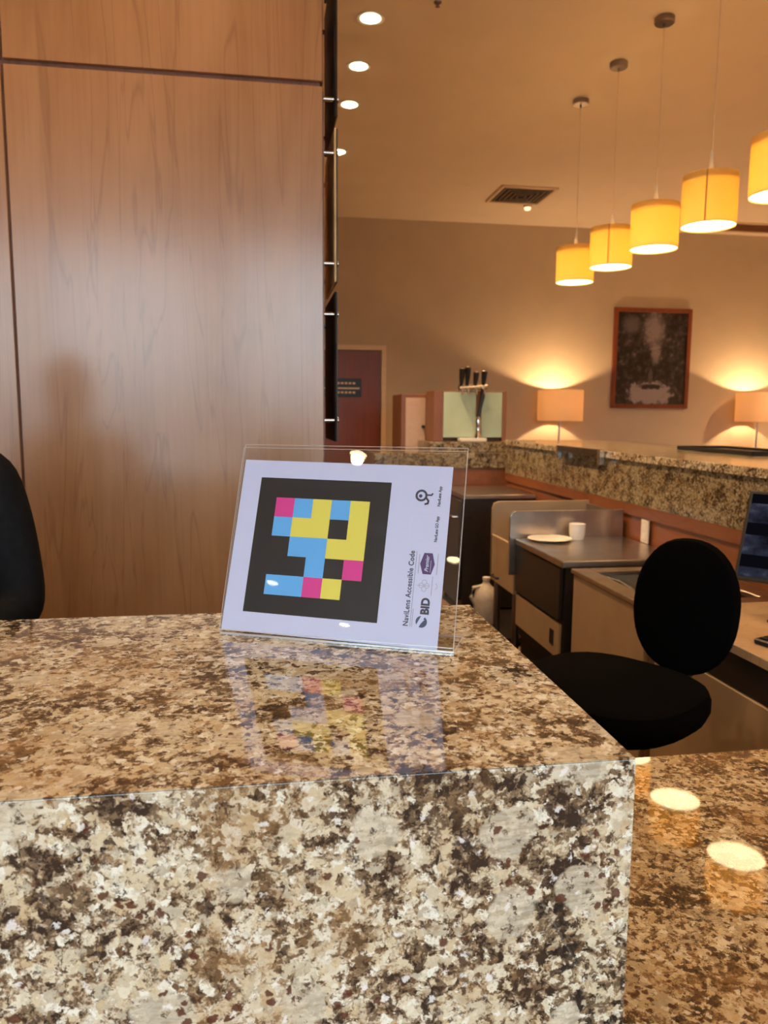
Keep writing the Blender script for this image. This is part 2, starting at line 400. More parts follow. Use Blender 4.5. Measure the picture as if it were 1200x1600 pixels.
# ---------------------------------------------------------------- panelled column behind the desk
CF = 2.60    # front face
col = thing('wall_column', 'cherry wood panelled column behind the reception desk', 'column', (0, CF, 0)); col['kind'] = 'structure'
part('column_core', M['panel_edge'], col, (X0+CF*0, .196, .016, 1.2, 0, ZC))
for a, b in ((X0+.01, -3.62), (-3.612, -2.19), (-2.182, -.764), (-.756, .203)):
    part('wood_panel', M['panel'], col, (a, b, 0, .0155, .1, 2.487), bev=.0015)
    part('wood_panel', M['panel'], col, (a, b, 0, .0155, 2.503, ZC-.005), bev=.0015)
part('plinth', M['black_plastic'], col, (X0+.01, .19, .004, .0155, 0, .098))
part('edge_strip', M['panel_edge'], col, (.1965, .208, .018, 1.2, 0, 2.48), (.1965, .206, .018, 1.2, 2.505, ZC-.005))
# ---------------------------------------------------------------- poster panels on the column's side
XS = .2506
for z0, z1, so, mt, lb in ((2.95, 3.45, (3.02, 3.38), 'dark_print', 'dark glass poster panel on the column side, topmost of the four'),
                       (2.411, 2.90, (2.47, 2.84), 'dark_print', 'dark glass poster panel on the column side, second from the top'),
                       (1.888, 2.376, (1.95, 2.303), 'pale_print', 'pale tan poster panel on the column side between dark ones'),
                       (1.355, 1.857, (1.428, 1.784), 'dark_print', 'dark glass poster panel on the column side, lowest of the four')):
    t = thing('poster_panel', lb, 'poster panel', (XS, 2.80, z0), 'poster panels on standoffs')
    h = z1-z0
    part('glass_sheet', M[mt], t, (-.006, -.001, -.165, .24, 0, h), bev=.001)
    part('cover_sheet', M['black_plastic'], t, (-.001, .004, -.165, .24, 0, h), bev=.001)
    for zz in so:
        for yy in (-.145, .215):
            bm = B(); mt2 = Matrix.Translation((0, yy, zz-z0)) @ Matrix.Rotation(PI/2, 4, 'Y')
            cyl(bm, 0, 0, -.0415, -.0065, .008, seg=14, mtx=mt2); finish('standoff', bm, M['chrome'], t, True)
            bm = B(); cyl(bm, 0, 0, .0045, .008, .009, seg=14, mtx=mt2); finish('standoff_cap', bm, M['chrome'], t, True)
# ---------------------------------------------------------------- reception counter
ZT = 1.15
rc = thing('reception_counter', 'tall reception counter clad in speckled brown and cream polished granite', 'counter')
bm = B(); prism(bm, [(.601, ZT), (1.157, ZT), (1.157, ZT-.04), (.641, ZT-.04)], -3.2, .322, 'X', bev=.0008)
finish('granite_top', bm, M['granite'], rc)
bm = B(); prism(bm, [(.601, ZT-.0006), (.6404, ZT-.0402), (.641, 0.0), (.601, 0.0)], -3.2, .322, 'X', bev=.0008)
finish('granite_front', bm, M['granite'], rc)
part('granite_side', M['granite'], rc, (.287, .322, .642, 1.157, 0, ZT-.041), bev=.0008)
part('carcass', M['carcass'], rc, (-3.19, .286, .66, 1.12, 0, ZT-.041))
lc = thing('lower_counter', 'lower polished granite counter to the right of the tall reception counter', 'counter')
bm = B(); box(bm, .323, 1.25, .36, 1.166, .83, .87, bev=.0015); finish('granite_top', bm, M['granite_low'], lc)
part('carcass', M['carcass'], lc, (.324, 1.20, .42, 1.12, 0, .829))
part('plinth', M['black_plastic'], lc, (.324, 1.19, .408, .419, 0, .1))
mt_ = tag(part('added_mat', M['floor_dark'], None, (-3.0, 1.30, 1.17, 2.59, .0005, .012), bev=.002), 'added dark mat that keeps the floor behind the tall counter dark', 'mat')  # made-up mats, keep the visible floor dark beside the lightened carpet
mt_ = tag(part('added_mat', M['floor_dark'], None, (.30, 1.29, 2.70, 5.9, .0005, .012), bev=.002), 'added dark mat that keeps the floor along the under bar equipment dark', 'mat')
# ---------------------------------------------------------------- sign on the counter
al, le = .413, .349
u = Vector((math.cos(al), -math.sin(al), 0)); v = Vector((math.sin(al)*math.sin(le), math.cos(al)*math.sin(le), math.cos(le)))
nn = u.cross(v)
MS = Matrix((u, v, nn)).transposed().to_4x4(); MS.translation = Vector((-.062, 1.041, ZT+.0035))
def framed(name, label, cat):
    o = bpy.data.objects.new(name, None); C.objects.link(o); o.matrix_world = MS; o.empty_display_size = .05
    return tag(o, label, cat)
sh = framed('sign_holder', 'clear acrylic slanted sign holder standing on the tall granite counter', 'sign holder')
def sheetpart(name, x0, x1, y0, y1, z0, z1, parent):
    bm = B(); box(bm, x0, x1, y0, y1, z0, z1, bev=.0004)
    o = finish(name, bm, None, parent, mats=[M['acrylic'], M['acrylic_edge']])
    for p in o.data.polygons: p.material_index = 0 if abs(p.normal.z) > .9 else 1
    return o
WH, HH = .323, .269
sheetpart('back_sheet', 0, WH, 0, HH, -.0032, -.0010, sh)
sheetpart('front_sheet', 0, WH, .004, HH-.006, .0016, .0032, sh)
sheetpart('bottom_lip', 0, WH, 0, .0036, -.0009, .0032, sh)
# the foot lies flat on the counter and runs back from the bottom edge
ft = B(); inv = MS.inverted()
fb = Vector((math.sin(al), math.cos(al), 0))
o0 = MS.translation + nn*(-.002)
pts = []
for s in (0, WH):
    for d in (.0, .072):
        for z in (.0004, .003):
            p = Vector((o0.x, o0.y, 0)) + u*s + fb*d; p.z = ZT+z; pts.append(inv @ p)
hull = bmesh.ops.convex_hull(ft, input=[ft.verts.new(p) for p in pts])
bmesh.ops.dissolve_limit(ft, angle_limit=.02, verts=ft.verts[:], edges=ft.edges[:])
fo = finish('foot', ft, None, sh, mats=[M['acrylic'], M['acrylic_edge']])
zl = (inv.to_3x3() @ Vector((0, 0, 1))).normalized()
for p in fo.data.polygons: p.material_index = 0 if abs(p.normal.dot(zl)) > .9 else 1
# the printed page
pp = framed('printed_page', 'white printed page with a coloured square code inside the acrylic holder', 'page')
pp.matrix_world = MS @ Matrix.Translation((.152, .122, 0)) @ Matrix.Rotation(math.radians(-.7), 4, 'Z') @ Matrix.Translation((-.152, -.122, 0))
def ink(name, mat, rects, lvl=1, label=None):
    bm = B()
    for (x0, x1, y0, y1) in rects: box(bm, x0, x1, y0, y1, .0006+.00012*(lvl-1), .0006+.00012*lvl)
    o = finish(name, bm, mat, pp)
    if label: o['label'] = label
    return o
part('sheet', M['paper'], pp, (.0035, .3035, .002, .2435, -.0004, .0006))
ink('code_backing', M['ink_black'], [(.0315, .2215, .029, .2185)], 1, 'black square behind the coloured cells')
GR = ["MBYBY", "BYYKY", "KBBYY", "KKBKM", "BBMYK"]; cs = .0271; gx, gy = .0585, .1903
NM = {'M': 'ink_magenta', 'B': 'ink_blue', 'Y': 'ink_yellow'}
LB = {'M': 'magenta code cell', 'B': 'sky blue code cell', 'Y': 'yellow code cell'}
for r, row in enumerate(GR):
    for c_, k in enumerate(row):
        if k != 'K': ink('code_cell', M[NM[k]], [(gx+c_*cs-.0001, gx+(c_+1)*cs+.0001, gy-(r+1)*cs-.0001, gy-r*cs+.0001)], 2, LB[k])
def text(s, name, mat, x, y, size, width=None, shear=0.0, bold=0.0, spacing=1.0, lvl=1, parent=None, align='LEFT'):
    """text that reads upwards along the page, baseline at x, starting at y"""
    cu = bpy.data.curves.new(name, 'FONT'); cu.body = s; cu.size = size; cu.shear = shear; cu.offset = bold; cu.space_character = spacing
    cu.extrude = .00006; cu.align_x = align; cu.resolution_u = 3
    to = bpy.data.objects.new(name, cu); C.objects.link(to)
    dg = bpy.context.evaluated_depsgraph_get(); me = bpy.data.meshes.new_from_object(to.evaluated_get(dg))
    C.objects.unlink(to); bpy.data.objects.remove(to)
    xsv = [q.co.x for q in me.vertices]; k = 1.0
    if width: k = width/(max(xsv)-min(xsv))
    me.transform(Matrix.Translation((x, y, .0007+.00012*(lvl-1))) @ Matrix.Rotation(PI/2, 4, 'Z') @ Matrix.Diagonal((k, 1, 1, 1)))
    me.materials.clear(); me.materials.append(mat)
    o = bpy.data.objects.new(name, me); C.objects.link(o); o.parent = parent or pp
    return o
text('NaviLens Accessible Code', 'title_lettering', M['ink_dark'], .2625, .0285, .0098, width=.0985, bold=.00022, spacing=1.05)
ink('title_rule', M['ink_dark'], [(.2652, .2656, .0285, .127)])
ink('small_print', M['ink_grey'], [(.2672, .2682, .0285, .052)])
ink('small_print', M['ink_grey'], [(.2690, .2700, .098, .1235)])
text('NaviLens App', 'caption_lettering', M['ink_dark'], .2905, .1885, .0056, width=.0275, bold=.0002)
text('NaviLens GO App', 'caption_lettering', M['ink_dark'], .2905, .1405, .0056, width=.0345, bold=.0002)
text('BID', 'logo_lettering', M['ink_dark'], .2880, .0450, .0150, width=.0215, bold=.0007)
# faint boxes round the icon and round the place of the small code
for (a, b) in ((.1835, .2185), (.1385, .1745)):
    ink('icon_outline', M['ink_faint'], [(.2535, .2875, a, a+.0003), (.2535, .2875, b-.0003, b), (.2535, .2538, a, b), (.2872, .2875, a, b)])
def disc(name, mat, cx, cy, r, r_in=0, a0=0, a1=360, lvl=1, seg=36, parent=None):
    bm = B(); z = .0006+.00012*(lvl-1); ps = []
    n = max(3, int(seg*(a1-a0)/360)); full = abs(a1-a0-360) < .1
    an = [math.radians(a0+(a1-a0)*i/n) for i in range(n if full else n+1)]
    top = [bm.verts.new((cx+r*math.cos(a), cy+r*math.sin(a), z+.0001)) for a in an]
    if r_in > 0:
        inn = [bm.verts.new((cx+r_in*math.cos(a), cy+r_in*math.sin(a), z+.0001)) for a in an]
        for i in range(len(an)-(0 if full else 1)):
            j = (i+1) % len(an); bm.faces.new((top[i], top[j], inn[j], inn[i]))
    else: bm.faces.new(top)
    g = bmesh.ops.extrude_face_region(bm, geom=bm.faces[:])
    bmesh.ops.translate(bm, verts=[e for e in g['geom'] if isinstance(e, bmesh.types.BMVert)], vec=(0, 0, -.0001))
    return finish(name, bm, mat, parent or pp)
# app icon: ring with a dot and two bent strokes
disc('icon_ring', M['ink_dark'], .2640, .2025, .0082, .0052); disc('icon_dot', M['ink_dark'], .2630, .2018, .0024)
def stroke(name, mat, pts, w, lvl=1):
    bm = B()
    for (a, b) in zip(pts, pts[1:]):
        a = Vector((*a, 0)); b = Vector((*b, 0)); d = (b-a); L = d.length; ang = math.atan2(d.y, d.x)
        box(bm, -w/3, L+w/3, -w/2, w/2, .0006+.00012*(lvl-1), .0006+.00012*lvl, mtx=Matrix.Translation(a) @ Matrix.Rotation(ang, 4, 'Z'))
    return finish(name, bm, mat, pp)
stroke('icon_stroke', M['ink_dark'], [(.2710, .2035), (.2775, .2035), (.2790, .2055)], .0022)
stroke('icon_stroke', M['ink_dark'], [(.2705, .2000), (.2740, .1955), (.2735, .1920), (.2700, .1910)], .0026)
# hexagonal badge with white script
bm = B(); hx = [(.2755, .0975), (.2865, .0975), (.2905, .1110), (.2865, .1255), (.2755, .1255), (.2710, .1110)]
prism(bm, hx, .0006, .0007, 'Z'); finish('hexagon_badge', bm, M['ink_purple'], pp)['label'] = 'dark purple hexagonal badge'
text('Premier', 'badge_lettering', M['paper'], .2825, .1005, .0072, width=.022, shear=.35, bold=.0001, lvl=2)
ink('badge_rule', M['paper'], [(.2850, .2855, .1000, .1160)], 2)
ink('small_print', M['ink_grey'], [(.2935, .2945, .0975, .1255)])
# line-drawn crest with its caption and a smile
for k in range(4): disc('crest_petal', M['ink_grey'], .2790+.0038*math.cos(k*PI/2), .0825+.0045*math.sin(k*PI/2), .0034, .0027, seg=16)
stroke('crest_stem', M['ink_grey'], [(.2695, .0825), (.2850, .0825)], .0007)
ink('small_print', M['ink_grey'], [(.2888, .2898, .0700, .0950)])
disc('crest_smile', M['ink_grey'], .2915, .0825, .0050, .0043, -60, 60)
# round logo of two halves
disc('round_logo', M['ink_navy'], .2800, .0355, .0073, 0, -115, 60, lvl=1); disc('round_logo', M['ink_navy'], .2795, .0360, .0072, 0, 95, 215, lvl=1)
stroke('logo_notch', M['paper'], [(.2745, .0290), (.2830, .0385)], .0012, 2)
# ---------------------------------------------------------------- bar
XB = 1.94; BZ = 1.25; BY0, BY1 = 1.45, 5.98
bar = thing('bar_counter', 'long granite topped bar with a wooden inner face under the pendant lamps', 'bar')
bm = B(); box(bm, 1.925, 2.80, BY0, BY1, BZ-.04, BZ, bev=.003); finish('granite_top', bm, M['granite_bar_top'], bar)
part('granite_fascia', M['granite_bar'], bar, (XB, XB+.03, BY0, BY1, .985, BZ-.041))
part('wood_body', M['bar_wood'], bar, (XB+.01, 2.6, BY0, BY1, 0, .984))
part('wood_rail', M['bar_wood'], bar, (XB-.002, XB+.009, BY0, BY1, .925, .984))
rail = thing('ticket_rail', 'short steel rail clipped to the inner granite edge of the bar', 'rail', (1.922, 4.45, 1.222))
bm = B(); box(bm, -.030, -.001, -.30, .30, 0, .036, bev=.003); finish('rail_body', bm, M['steel_dark'], rail)
for s in (-1, 1):
    bm = B(); box(bm, -.036, -.0005, s*.315-.014, s*.315+.014, -.05, .040, bev=.004); finish('end_clip', bm, M['chrome'], rail)
tr = thing('serving_tray', 'flat dark tray on the far side of the bar top, right of the framed picture', 'tray', (2.62, 4.0, BZ+.001))
bm = B(); box(bm, -.15, .15, -.42, .30, 0, .01, bev=.003); finish('tray_base', bm, M['black_plastic'], tr)
part('tray_rim', M['black_plastic'], tr, (-.155, -.145, -.42, .30, .002, .022), (.145, .155, -.42, .30, .002, .022), (-.15, .15, -.43, -.42, .002, .022), (-.15, .15, .30, .31, .002, .022))
# outlet on the wooden face
ou = thing('power_outlet', 'white upright power outlet on the wooden face of the bar', 'outlet', (XB-.002, 3.64, .86))
bm = B(); box(bm, -.008, .0, -.038, .038, -.06, .06, bev=.002); finish('cover_plate', bm, M['white_plastic'], ou)
part('socket', M['white_china'], ou, (-.011, -.008, -.018, .018, .008, .04), (-.011, -.008, -.018, .018, -.04, -.008))
# return end of the bar with its two granite ledges
re = thing('bar_return', 'wooden end block of the bar with two stepped granite ledges', 'bar')
part('wood_base', M['bar_wood'], re, (.9, 2.13, 6.10, 6.75, 0, 1.015))
bm = B(); box(bm, .88, 2.135, 6.08, 6.76, 1.016, 1.14, bev=.004); finish('granite_ledge', bm, M['granite_bar'], re)
bm = B(); box(bm, 1.37, 2.04, 6.24, 6.76, 1.141, 1.225, bev=.004); finish('granite_riser', bm, M['granite_bar'], re)
# drinks cabinet on the ledge
ca = thing('drinks_cabinet', 'small wooden cabinet with two pale green glass panels on the bar end', 'cabinet', (1.74, 6.44, 1.226))
part('cabinet_frame', M['brown_frame'], ca, (-.31, -.225, -.04, .26, 0, .425), (.295, .33, -.04, .26, 0, .425), (-.225, .295, -.03, .26, .40, .425), (-.225, .295, .03, .26, 0, .02), (-.225, .295, .24, .26, .02, .40), bev=.002)
part('glass_panel', M['mint_glass'], ca, (-.224, .062, -.035, -.020, .03, .415), bev=.002)
part('glass_panel', M['mint_glass'], ca, (.112, .294, -.035, -.020, .03, .415), bev=.002)
part('mullion', M['brown_frame'], ca, (.063, .111, -.038, -.016, .02, .399), bev=.002)
part('drip_tray', M['white_plastic'], ca, (-.10, .13, -.15, -.045, 0, .028), bev=.004)
# tap tower
tp = thing('beer_tap', 'chrome beer tap tower with black handles standing before the green glass panels', 'beer tap', (1.80, 6.33, 1.256))
bm = B(); lathe(bm, [(0, 0), (.032, 0), (.030, .02), (.018, .05), (.020, .10), (.026, .14), (.018, .175), (0, .176)], 20); finish('base', bm, M['chrome'], tp, True)
bm = B(); tube(bm, [(0, 0, .17), (.012, 0, .24), (.034, 0, .34), (.045, 0, .42)], [.016, .017, .020, .022]); finish('column', bm, M['black_metal'], tp, True)
bm = B(); tube(bm, [(-.17, 0, .415), (.07, 0, .435)], .028, 14); finish('manifold', bm, M['chrome'], tp, True)
for k, (hx_, hh) in enumerate(((-.155, .14), (-.105, .15), (-.035, .11), (.035, .12))):
    bm = B(); tube(bm, [(hx_, -.01, .43), (hx_, -.03, .43+hh*.5), (hx_, -.045, .43+hh)], [.013, .022, .026]); hd = finish('tap_handle', bm, M['black_plastic'], tp, True)
    bm = B(); lathe(bm, [(0, .43+hh+.001), (.024, .43+hh+.002), (.018, .43+hh+.014), (0, .43+hh+.018)], 14, loc=(hx_, -.045, 0)); finish('cap', bm, M['chrome'], hd, True)
    bm = B(); tube(bm, [(hx_, -.02, .41), (hx_, -.06, .40), (hx_, -.065, .36)], [.010, .009, .008]); finish('spout', bm, M['chrome'], tp, True)
sc_ = thing('side_cabinet', 'tall pale fronted cabinet with dark wooden side beyond the sign', 'cabinet', (1.315, 6.95, 0))
part('cabinet_side', M['brown_frame'], sc_, (-.085, -.045, -.12, .35, 0, 1.63), (.14, .18, -.12, .35, 0, 1.63), (-.045, .14, .33, .35, 0, 1.60), (-.045, .14, -.10, .33, 1.60, 1.63), bev=.002)
part('cabinet_door', M['pale_door'], sc_, (-.044, .139, -.115, -.095, .02, 1.598), bev=.002)
bm = B(); lathe(bm, [(0, 0), (.008, 0), (.008, .015), (.018, .022), (.014, .035), (0, .037)], 16, mtx=Matrix.Translation((.115, -.115, 1.34)) @ Matrix.Rotation(PI/2, 4, 'X'))
finish('door_knob', bm, M['black_metal'], sc_, True)
# ---------------------------------------------------------------- under-bar equipment
XF = 1.33
fr = thing('bar_fridge', 'black under bar fridge with a steel top at the far end', 'fridge', (0, 0, 0))
part('fridge_body', M['black_metal'], fr, (1.40, XB-.01, 5.24, 5.92, .06, .855), bev=.003)
part('fridge_top', M['steel'], fr, (1.395, XB-.008, 5.235, 5.93, .856, .885), bev=.003)
part('fridge_door', M['black_metal'], fr, (1.375, 1.398, 5.27, 5.90, .12, .84), bev=.003)
bm = B(); tube(bm, [(1.374, 5.32, .72), (1.345, 5.32, .72), (1.345, 5.85, .72), (1.374, 5.85, .72)], .008); finish('fridge_handle', bm, M['chrome'], fr, True)
for (a, b) in ((1.44, 5.29), (1.88, 5.29), (1.44, 5.87), (1.88, 5.87)):
    bm = B(); cyl(bm, a, b, 0, .06, .02); finish('foot', bm, M['black_plastic'], fr)
sk = thing('hand_sink', 'steel bar sink with tan apron and raised splash sides beyond the glass washer', 'sink', (0, 0, 0))
part('apron', M['tan_metal'], sk, (XF, XF+.02, 3.91, 4.34, .48, .752), bev=.004)
bm = B(); prism(bm, [(XF, .48), (XB-.01, .48), (XB-.01, .945), (XF+.04, .945), (XF+.012, .935), (XF, .905)], 4.32, 4.345, 'Y', bev=.002); finish('splash_side', bm, M['tan_metal'], sk)
bm = B(); prism(bm, [(1.29, .60), (XB-.01, .60), (XB-.01, .945), (1.32, .945), (1.30, .935), (1.29, .915)], 3.875, 3.892, 'Y', bev=.002); finish('splash_side', bm, M['steel'], sk)
part('basin', M['steel'], sk, (XF+.021, XB-.07, 3.90, 4.315, .56, .575), (XF+.021, XF+.035, 3.90, 4.315, .575, .752), (XB-.10, XB-.07, 3.90, 4.315, .575, .752), bev=.002)
part('back_splash', M['steel'], sk, (XB-.03, XB-.012, 3.90, 4.315, .752, .93), bev=.002)
bm = B(); tube(bm, [(XB-.035, 4.1, .85), (XB-.12, 4.1, .87), (XB-.2, 4.1, .90), (XB-.24, 4.1, .86)], .010); finish('faucet', bm, M['chrome'], sk, True)
bm = B(); tube(bm, [(XF-.004, 4.16, .52), (XF-.02, 4.16, .52), (XF-.02, 4.26, .52), (XF-.004, 4.26, .52)], .007); finish('apron_pull', bm, M['black_metal'], sk, True)
for (a, b) in ((1.36, 3.95), (1.86, 3.95), (1.36, 4.29), (1.86, 4.29)):
    bm = B(); tube(bm, [(a, b, 0), (a, b, .47)], .02, 12); finish('leg', bm, M['steel_dark'], sk, True)
gw = thing('glass_washer', 'dark fronted glass washer with a steel worktop and tan lower panel', 'glass washer', (0, 0, 0))
part('body', M['black_metal'], gw, (XF+.014, XB-.012, 3.235, 3.865, .28, .765), bev=.002)
part('door_panel', M['black_metal'], gw, (XF-.006, XF+.013, 3.25, 3.86, .515, .762), bev=.003)
part('lower_panel', M['tan_metal'], gw, (XF-.002, XF+.013, 3.25, 3.86, .335, .500), bev=.003)
part('rating_plate', M['black_plastic'], gw, (XF-.004, XF-.0021, 3.31, 3.36, .385, .455))
part('worktop', M['steel'], gw, (XF-.012, XB-.011, 3.215, 3.868, .768, .80), bev=.004)
part('base', M['black_plastic'], gw, (XF+.03, XB-.05, 3.26, 3.85, 0, .279))
ib = thing('ice_bin', 'tan sided open topped steel ice bin beside the swivel chair', 'ice bin', (0, 0, 0))
part('bin_side', M['tan_metal'], ib, (XF, XF+.02, 2.47, 3.11, .20, .765), (XF+.021, XB-.02, 2.47, 2.49, .20, .765), (XF+.021, XB-.02, 3.09, 3.11, .20, .765), bev=.003)
part('rim', M['steel'], ib, (XF-.006, XF+.075, 2.46, 3.13, .766, .785), (XF+.076, XB-.012, 2.46, 2.54, .766, .785), (XF+.076, XB-.012, 3.06, 3.13, .766, .785), (XB-.12, XB-.012, 2.541, 3.059, .766, .785), bev=.003)
part('basin_floor', M['steel_dark'], ib, (XF+.021, XB-.021, 2.491, 3.089, .62, .64))
part('dispenser_rail', M['steel'], ib, (XF+.30, XF+.34, 2.56, 3.05, .786, .80), bev=.003)
part('base', M['black_plastic'], ib, (XF+.05, XB-.05, 2.5, 3.08, 0, .199))
scp = thing('ice_scoop', 'black plastic scoop lying in the ice bin', 'scoop', (XF+.19, 2.78, .642), rotz=.5)
bm = B(); box(bm, -.06, .06, -.09, .06, 0, .11, bev=.02, seg=3); finish('scoop_bowl', bm, M['black_plastic'], scp, True)
bm = B(); tube(bm, [(0, .055, .09), (0, .15, .125), (0, .24, .13)], .013); finish('scoop_handle', bm, M['black_plastic'], scp, True)
pt = thing('side_plate', 'white round plate on the steel worktop beside the cup', 'plate', (1.475, 3.775, .8005))
bm = B(); lathe(bm, [(0, .004), (.06, .004), (.112, .016), (.115, .014), (.065, 0), (0, 0)], 32); finish('plate', bm, M['white_china'], pt, True)
cu = thing('white_cup', 'white handleless cup at the back of the steel worktop', 'cup', (1.635, 3.80, .8005))
bm = B(); lathe(bm, [(0, 0), (.034, 0), (.041, .03), (.043, .083), (.040, .083), (.037, .03), (0, .006)], 28); finish('cup_body', bm, M['white_china'], cu, True)
bm = B(); lathe(bm, [(0, .078), (.0385, .078), (.0385, .0815), (0, .0815)], 24); finish('lid', bm, M['white_china'], cu, True)
jg = thing('plastic_jug', 'milky plastic jug with a handle on the floor shelf by the black fridge', 'jug', (1.47, 4.88, .06))
bm = B(); lathe(bm, [(0, 0), (.075, 0), (.082, .02), (.082, .17), (.07, .22), (.03, .26), (.022, .275), (.022, .29), (0, .29)], 20); finish('jug_body', bm, M['jug'], jg, True)
bm = B(); tube(bm, [(-.03, 0, .25), (-.09, 0, .24), (-.105, 0, .18), (-.078, 0, .13)], .012); finish('handle', bm, M['jug'], jg, True)
bm = B(); cyl(bm, 0, 0, .291, .31, .025); finish('cap', bm, M['white_plastic'], jg, True)
sf = thing('low_shelf', 'low dark shelf under the bar holding a plastic jug', 'shelf', (0, 0, 0))
part('shelf_board', M['black_metal'], sf, (1.36, XB-.02, 4.5, 5.2, .03, .058), bev=.002)
for (a, b) in ((1.38, 4.53), (1.88, 4.53), (1.38, 5.17), (1.88, 5.17)): part('foot', M['black_metal'], sf, (a-.015, a+.015, b-.015, b+.015, 0, .029))
# desk worktop with monitor
dk = thing('bar_desk', 'desk worktop with a black drawer under the monitor behind the bar', 'desk', (0, 0, 0))
part('worktop', M['carcass'], dk, (XF, XB-.005, 1.47, 2.41, .772, .80), bev=.002)
part('drawer', M['black_metal'], dk, (XF+.01, XB-.02, 1.50, 2.40, .668, .771), bev=.003)
part('cabinet_front', M['tan_metal'], dk, (XF+.004, XF+.022, 1.50, 2.40, .10, .666), bev=.002)
part('cabinet_body', M['carcass'], dk, (XF+.024, XB-.02, 1.50, 2.40, 0, .666))
mo = thing('computer_monitor', 'black computer monitor tilted back on the desk at the right edge', 'monitor', (1.685, 2.10, .801), rotz=math.radians(-52))
bm = B(); box(bm, -.11, .11, -.06, .10, 0, .012, bev=.004); finish('base', bm, M['black_plastic'], mo)
bm = B(); box(bm, -.025, .025, .03, .055, .012, .24, bev=.004); finish('stand', bm, M['black_plastic'], mo)
tl = Matrix.Translation((0, .01, .11)) @ Matrix.Rotation(math.radians(-22), 4, 'X')
bm = B(); box(bm, -.24, .24, -.012, .012, 0, .31, bev=.004, mtx=tl); finish('housing', bm, M['black_plastic'], mo)
def screen_mat():
    t = NT('lit_screen'); vv = t.coord()
    n = t.noise(t.mapping(vv, scale=(1, 1, 1.6)), 11, 5, .6)
    s2 = t.n('ShaderNodeSeparateXYZ'); t.l(vv, s2.inputs[0])
    bands = t.math('GREATER_THAN', t.math('SINE', t.math('MULTIPLY', s2.outputs[2], 62)), -.35)
    cc = t.ramp(n.outputs[0], [(.35, (.012, .012, .022)), (.55, (.05, .055, .09)), (.72, (.20, .21, .30))])
    cc = t.mix(bands, (.006, .006, .010), cc)
    e = t.n('ShaderNodeEmission'); t.l(cc, e.inputs[0]); e.inputs[1].default_value = .5
    t.l(e.outputs[0], t.out.inputs[0]); return t.m
bm = B(); box(bm, -.228, .228, -.0135, -.0122, .014, .298, mtx=tl); finish('screen', bm, screen_mat(), mo)
kb = thing('keyboard', 'black keyboard on the desk below the monitor', 'keyboard', (1.52, 1.80, .801), rotz=math.radians(-70))
bm = B(); box(bm, -.19, .19, -.07, .07, 0, .016, bev=.004); finish('keyboard_body', bm, M['black_plastic'], kb)
ks = B()
for r in range(5):
    for c_ in range(14): box(ks, -.178+c_*.0255, -.178+c_*.0255+.021, -.06+r*.0245, -.06+r*.0245+.020, .0165, .020)
ko = finish('keys', ks, M['black_metal'], kb); ko['kind'] = 'stuff'
# ---------------------------------------------------------------- swivel chair
CA = math.radians(213)       # the direction the sitter would face, from +X
ch = thing('swivel_stool', 'black upholstered swivel chair with an oval backrest behind the tall counter', 'chair', (.90, 1.86, 0), rotz=CA-PI/2)
# local frame: +Y is forward, backrest at -Y
def pad(bm, rx, ry, z0, z1, p=2.8, seg=40, edge=.028):
    rings = []
    prof = [(0.0, 0), (.86, 0), (.955, .15), (1.0, .42), (1.0, .62), (.965, .86), (.88, .98), (0.0, 1.0)]
    t = bmesh.new()
    for s, h in prof:
        z = z0+(z1-z0)*h
        if s == 0: rings.append([t.verts.new((0, 0, z))]); continue
        ring = []
        for i in range(seg):
            a = 2*PI*i/seg; c, s_ = math.cos(a), math.sin(a)
            k = (abs(c)**p+abs(s_)**p)**(-1/p)
            ring.append(t.verts.new((rx*s*k*c, ry*s*k*s_, z)))
        rings.append(ring)
    for a, b in zip(rings, rings[1:]):
        for i in range(seg):
            j = (i+1) % seg
            if len(a) == 1: t.faces.new((a[0], b[i], b[j]))
            elif len(b) == 1: t.faces.new((a[i], a[j], b[0]))
            else: t.faces.new((a[i], a[j], b[j], b[i]))
    return t
t = pad(None, .245, .235, .655, .755); bm = B(); add(bm, t); finish('seat', bm, M['black_fabric'], ch, True)
BM = Matrix.Translation((-.045, -.33, .905)) @ Matrix.Rotation(math.radians(-84), 4, 'X')
t = pad(None, .155, .197, -.03, .035, p=2.2); bm = B(); add(bm, t, BM); finish('backrest', bm, M['black_fabric'], ch, True)
bm = B(); tube(bm, [(0, -.12, .645), (-.02, -.30, .65), (-.04, -.385, .70), (-.045, -.395, .84), (-.045, -.375, .92)], .02); finish('back_support', bm, M['black_metal'], ch, True)
part('seat_plate', M['black_metal'], ch, (-.11, .11, -.12, .10, .63, .654), bev=.004)
bm = B(); tube(bm, [(.10, -.02, .64), (.24, -.04, .635)], .007); finish('lever', bm, M['chrome'], ch, True)
bm = B(); cyl(bm, 0, 0, .35, .629, .014); cyl(bm, 0, 0, .10, .35, .026); finish('gas_column', bm, M['chrome'], ch, True)
bm = B(); t = bmesh.new()
N_ = 32
tube(bm, [(.20*math.cos(2*PI*i/N_), .20*math.sin(2*PI*i/N_), .30) for i in range(N_+1)], .010, 8); finish('foot_ring', bm, M['chrome'], ch, True)
for k in range(3):
    a = 2*PI*k/3; bm = B(); tube(bm, [(.02*math.cos(a), .02*math.sin(a), .27), (.195*math.cos(a), .195*math.sin(a), .30)], .008); finish('ring_spoke', bm, M['chrome'], ch, True)
